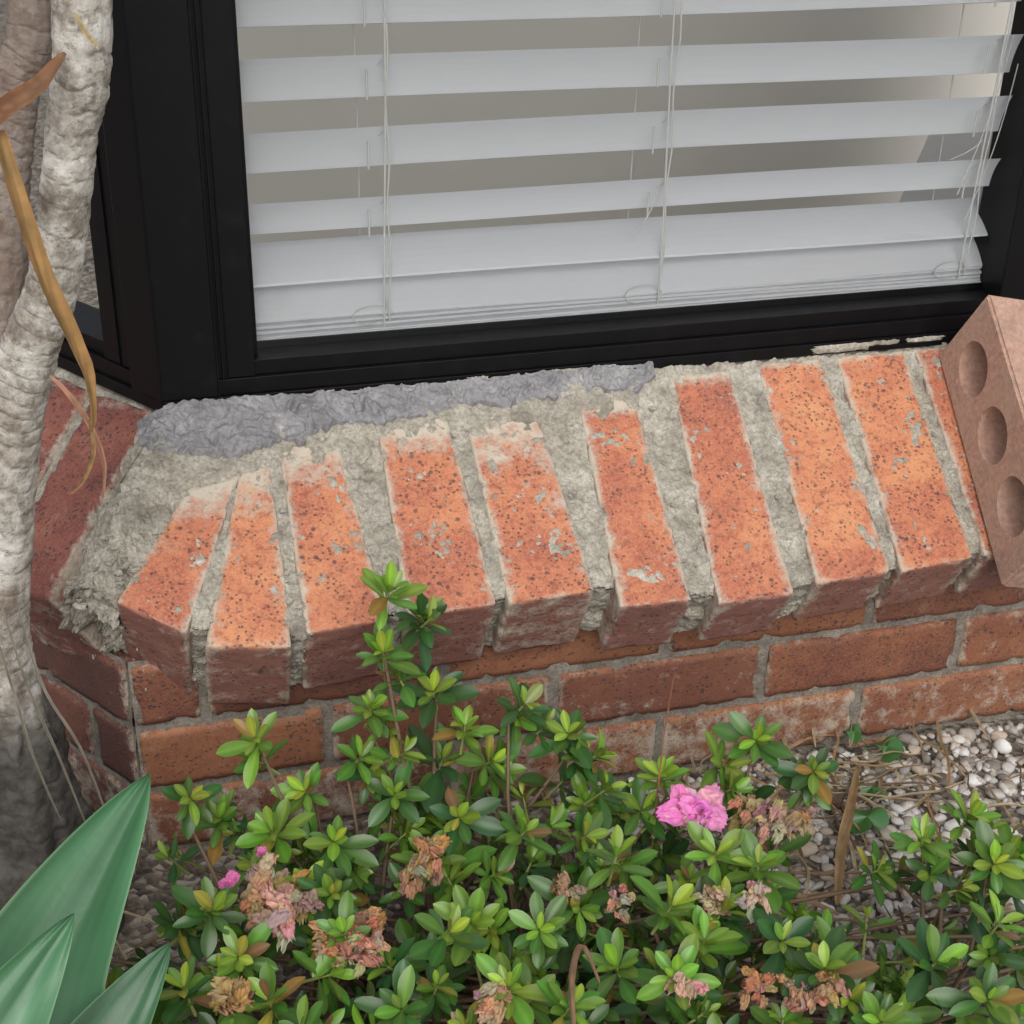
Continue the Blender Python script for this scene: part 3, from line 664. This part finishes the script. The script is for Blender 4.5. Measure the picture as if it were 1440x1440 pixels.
for q in range(3800):
    if q<3500: x=U(-.05,.72);y=U(-.62,-.158)
    else: x=U(-.25,.72);y=U(-.9,-.158)
    r=U(.003,.009)*(1 if rnd()<.88 else 1.5); sx,sy,sz=r*U(.8,1.45),r*U(.6,1.1),r*U(.45,.75)
    M3=np.array(Matrix.Rotation(U(0,6.28),3,'Z')@Matrix.Rotation(U(-.4,.4),3,'X')); sd=U(0,100)
    ang=iv@np.random.randn(3,5); cutp=1-.32*np.clip(np.abs(ang).max(axis=1)-.9,0,1.2)/1.2
    bumps=(1+.12*np.sin(iv[:,0]*3.1+sd)+.1*np.sin(iv[:,1]*3.7+sd*2))*cutp
    P=(iv*bumps[:,None]*np.array([sx,sy,sz]))@M3.T+np.array([x,y,gz(x,y)+sz*U(.2,1.0)])
    c=random.choice(cols); b=U(.75,1.1)
    pv.append(P); pf.append(ifc+k*len(iv)); pc+= [(c[0]*b,c[1]*b,c[2]*b,1)]*len(iv); k+=1
mk("gravel",np.concatenate(pv).tolist(),np.concatenate(pf).tolist(),m_peb,col=pc,smooth=True)
ac=Acc(); random.seed(9)
for k in range(460):
    x=U(-.50,.62);y=U(-.75,-.17)
    if k>360: x=U(.05,.45);y=U(-.5,-.18)
    if x>.38 and y>-.3 and rnd()<.6: continue
    an=random.choice((U(0,6.28),U(1.1,1.7),U(-.5,.3))); L=U(.03,.15); d=V(math.cos(an),math.sin(an),0); s=V(-d.y,d.x,0)
    z=gz(x,y)+U(.010,.028); p=V(x,y,z); cb=random.choice([(.50,.36,.22),(.60,.45,.28),(.34,.21,.12),(.24,.14,.09),(.55,.33,.16)])
    ribbon(ac,[p,p+d*L*.33+s*U(-.008,.008)+V(0,0,U(0,.006)),p+d*L*.66+s*U(-.008,.008)+V(0,0,U(-.003,.008)),p+d*L+V(0,0,U(-.006,.006))],U(.0015,.005),cb,U(.1,.4),V(0,-.1,1),seed=k)
ribbon(ac,[V(.150,-.44,-.375),V(.185,-.375,-.372),V(.235,-.30,-.385),V(.292,-.212,-.41)],.011,(.55,.34,.17),.35,V(0,-.2,1),seed=300)
ribbon(ac,[V(.16,-.43,-.40),V(.10,-.36,-.40),V(.06,-.29,-.41)],.009,(.50,.32,.18),.3,V(0,-.2,1),seed=301)
ribbon(ac,[V(-.178,-.63,-.27),V(-.174,-.60,-.232),V(-.158,-.575,-.222),V(-.150,-.60,-.240)],.0055,(.24,.12,.07),.35,V(.2,-.6,.8),seed=302)
ribbon(ac,[V(-.03,-.40,-.32),V(-.015,-.37,-.20),V(.0,-.35,-.13)],.0016,(.35,.12,.08),.1,V(.2,-.6,.8),seed=303)
ac.make("dead_leaves",m_straw)
wd=Acc()
for c,s,a in ((V(.338,-.194,-.405),.045,.3),(V(.255,-.304,-.40),.05,1.9),(V(.290,-.25,-.41),.034,4.0),(V(.31,-.165,-.40),.026,2.6)):
    vs=[c];n=28
    for k in range(n):
        an=k/n*6.283; r=s*.5*(.72+.28*abs(math.cos(an*1.5)))*(1-.55*max(0,math.cos(an-3.14))**6); p=c+V(math.cos(an+a)*r,math.sin(an+a)*r,.006*math.sin(an*3)-.004); vs.append(p)
    wd.add(vs,[(0,1+k,1+(k+1)%n) for k in range(n)],(.06,.19,.05,1))
    tube(wd,[c,c+V(.01,-.01,-.012),V(c.x+.02,c.y-.01,-.432)],.0009,.0009,(.10,.2,.05))
wd.make("ground_weed",m_leaf,smooth=False)
# ------------------------------------------------------------ light, world, camera
w=bpy.data.worlds.new("World"); sc.world=w; w.use_nodes=True; nt=w.node_tree
sky=nt.nodes.new("ShaderNodeTexSky"); sky.sky_type='NISHITA'; sky.sun_disc=False
EL,AZ=math.radians(44),math.radians(190)   # azimuth clockwise from +Y
sky.sun_elevation=EL; sky.sun_rotation=AZ; sky.air_density=1.0; sky.dust_density=4.0; sky.ozone_density=1.0
hs=nt.nodes.new("ShaderNodeHueSaturation"); hs.inputs["Saturation"].default_value=.35
bg=nt.nodes["Background"]; nt.links.new(sky.outputs[0],hs.inputs["Color"]); nt.links.new(hs.outputs[0],bg.inputs[0]); bg.inputs[1].default_value=.15
sd=bpy.data.lights.new("sun",'SUN'); sd.energy=1.5; sd.angle=math.radians(60); sd.color=(1,.975,.945)
so=bpy.data.objects.new("sun",sd); sc.collection.objects.link(so)
dv=V(math.sin(AZ)*math.cos(EL),math.cos(AZ)*math.cos(EL),math.sin(EL)); so.rotation_euler=dv.to_track_quat('Z','Y').to_euler()
cd=bpy.data.cameras.new("camera"); cam=bpy.data.objects.new("camera",cd); sc.collection.objects.link(cam)
cd.lens=52.75; cd.sensor_width=36; cd.clip_start=.02; cd.clip_end=1000
cam.matrix_world=Matrix(((.9643,.1087,-.2414,-.458),(-.2637,.4736,-.8404,-1.390),(.023,.874,.4853,.647),(0,0,0,1)))
sc.camera=cam
sc.view_settings.view_transform='Standard'; sc.view_settings.look='None'; sc.view_settings.exposure=0
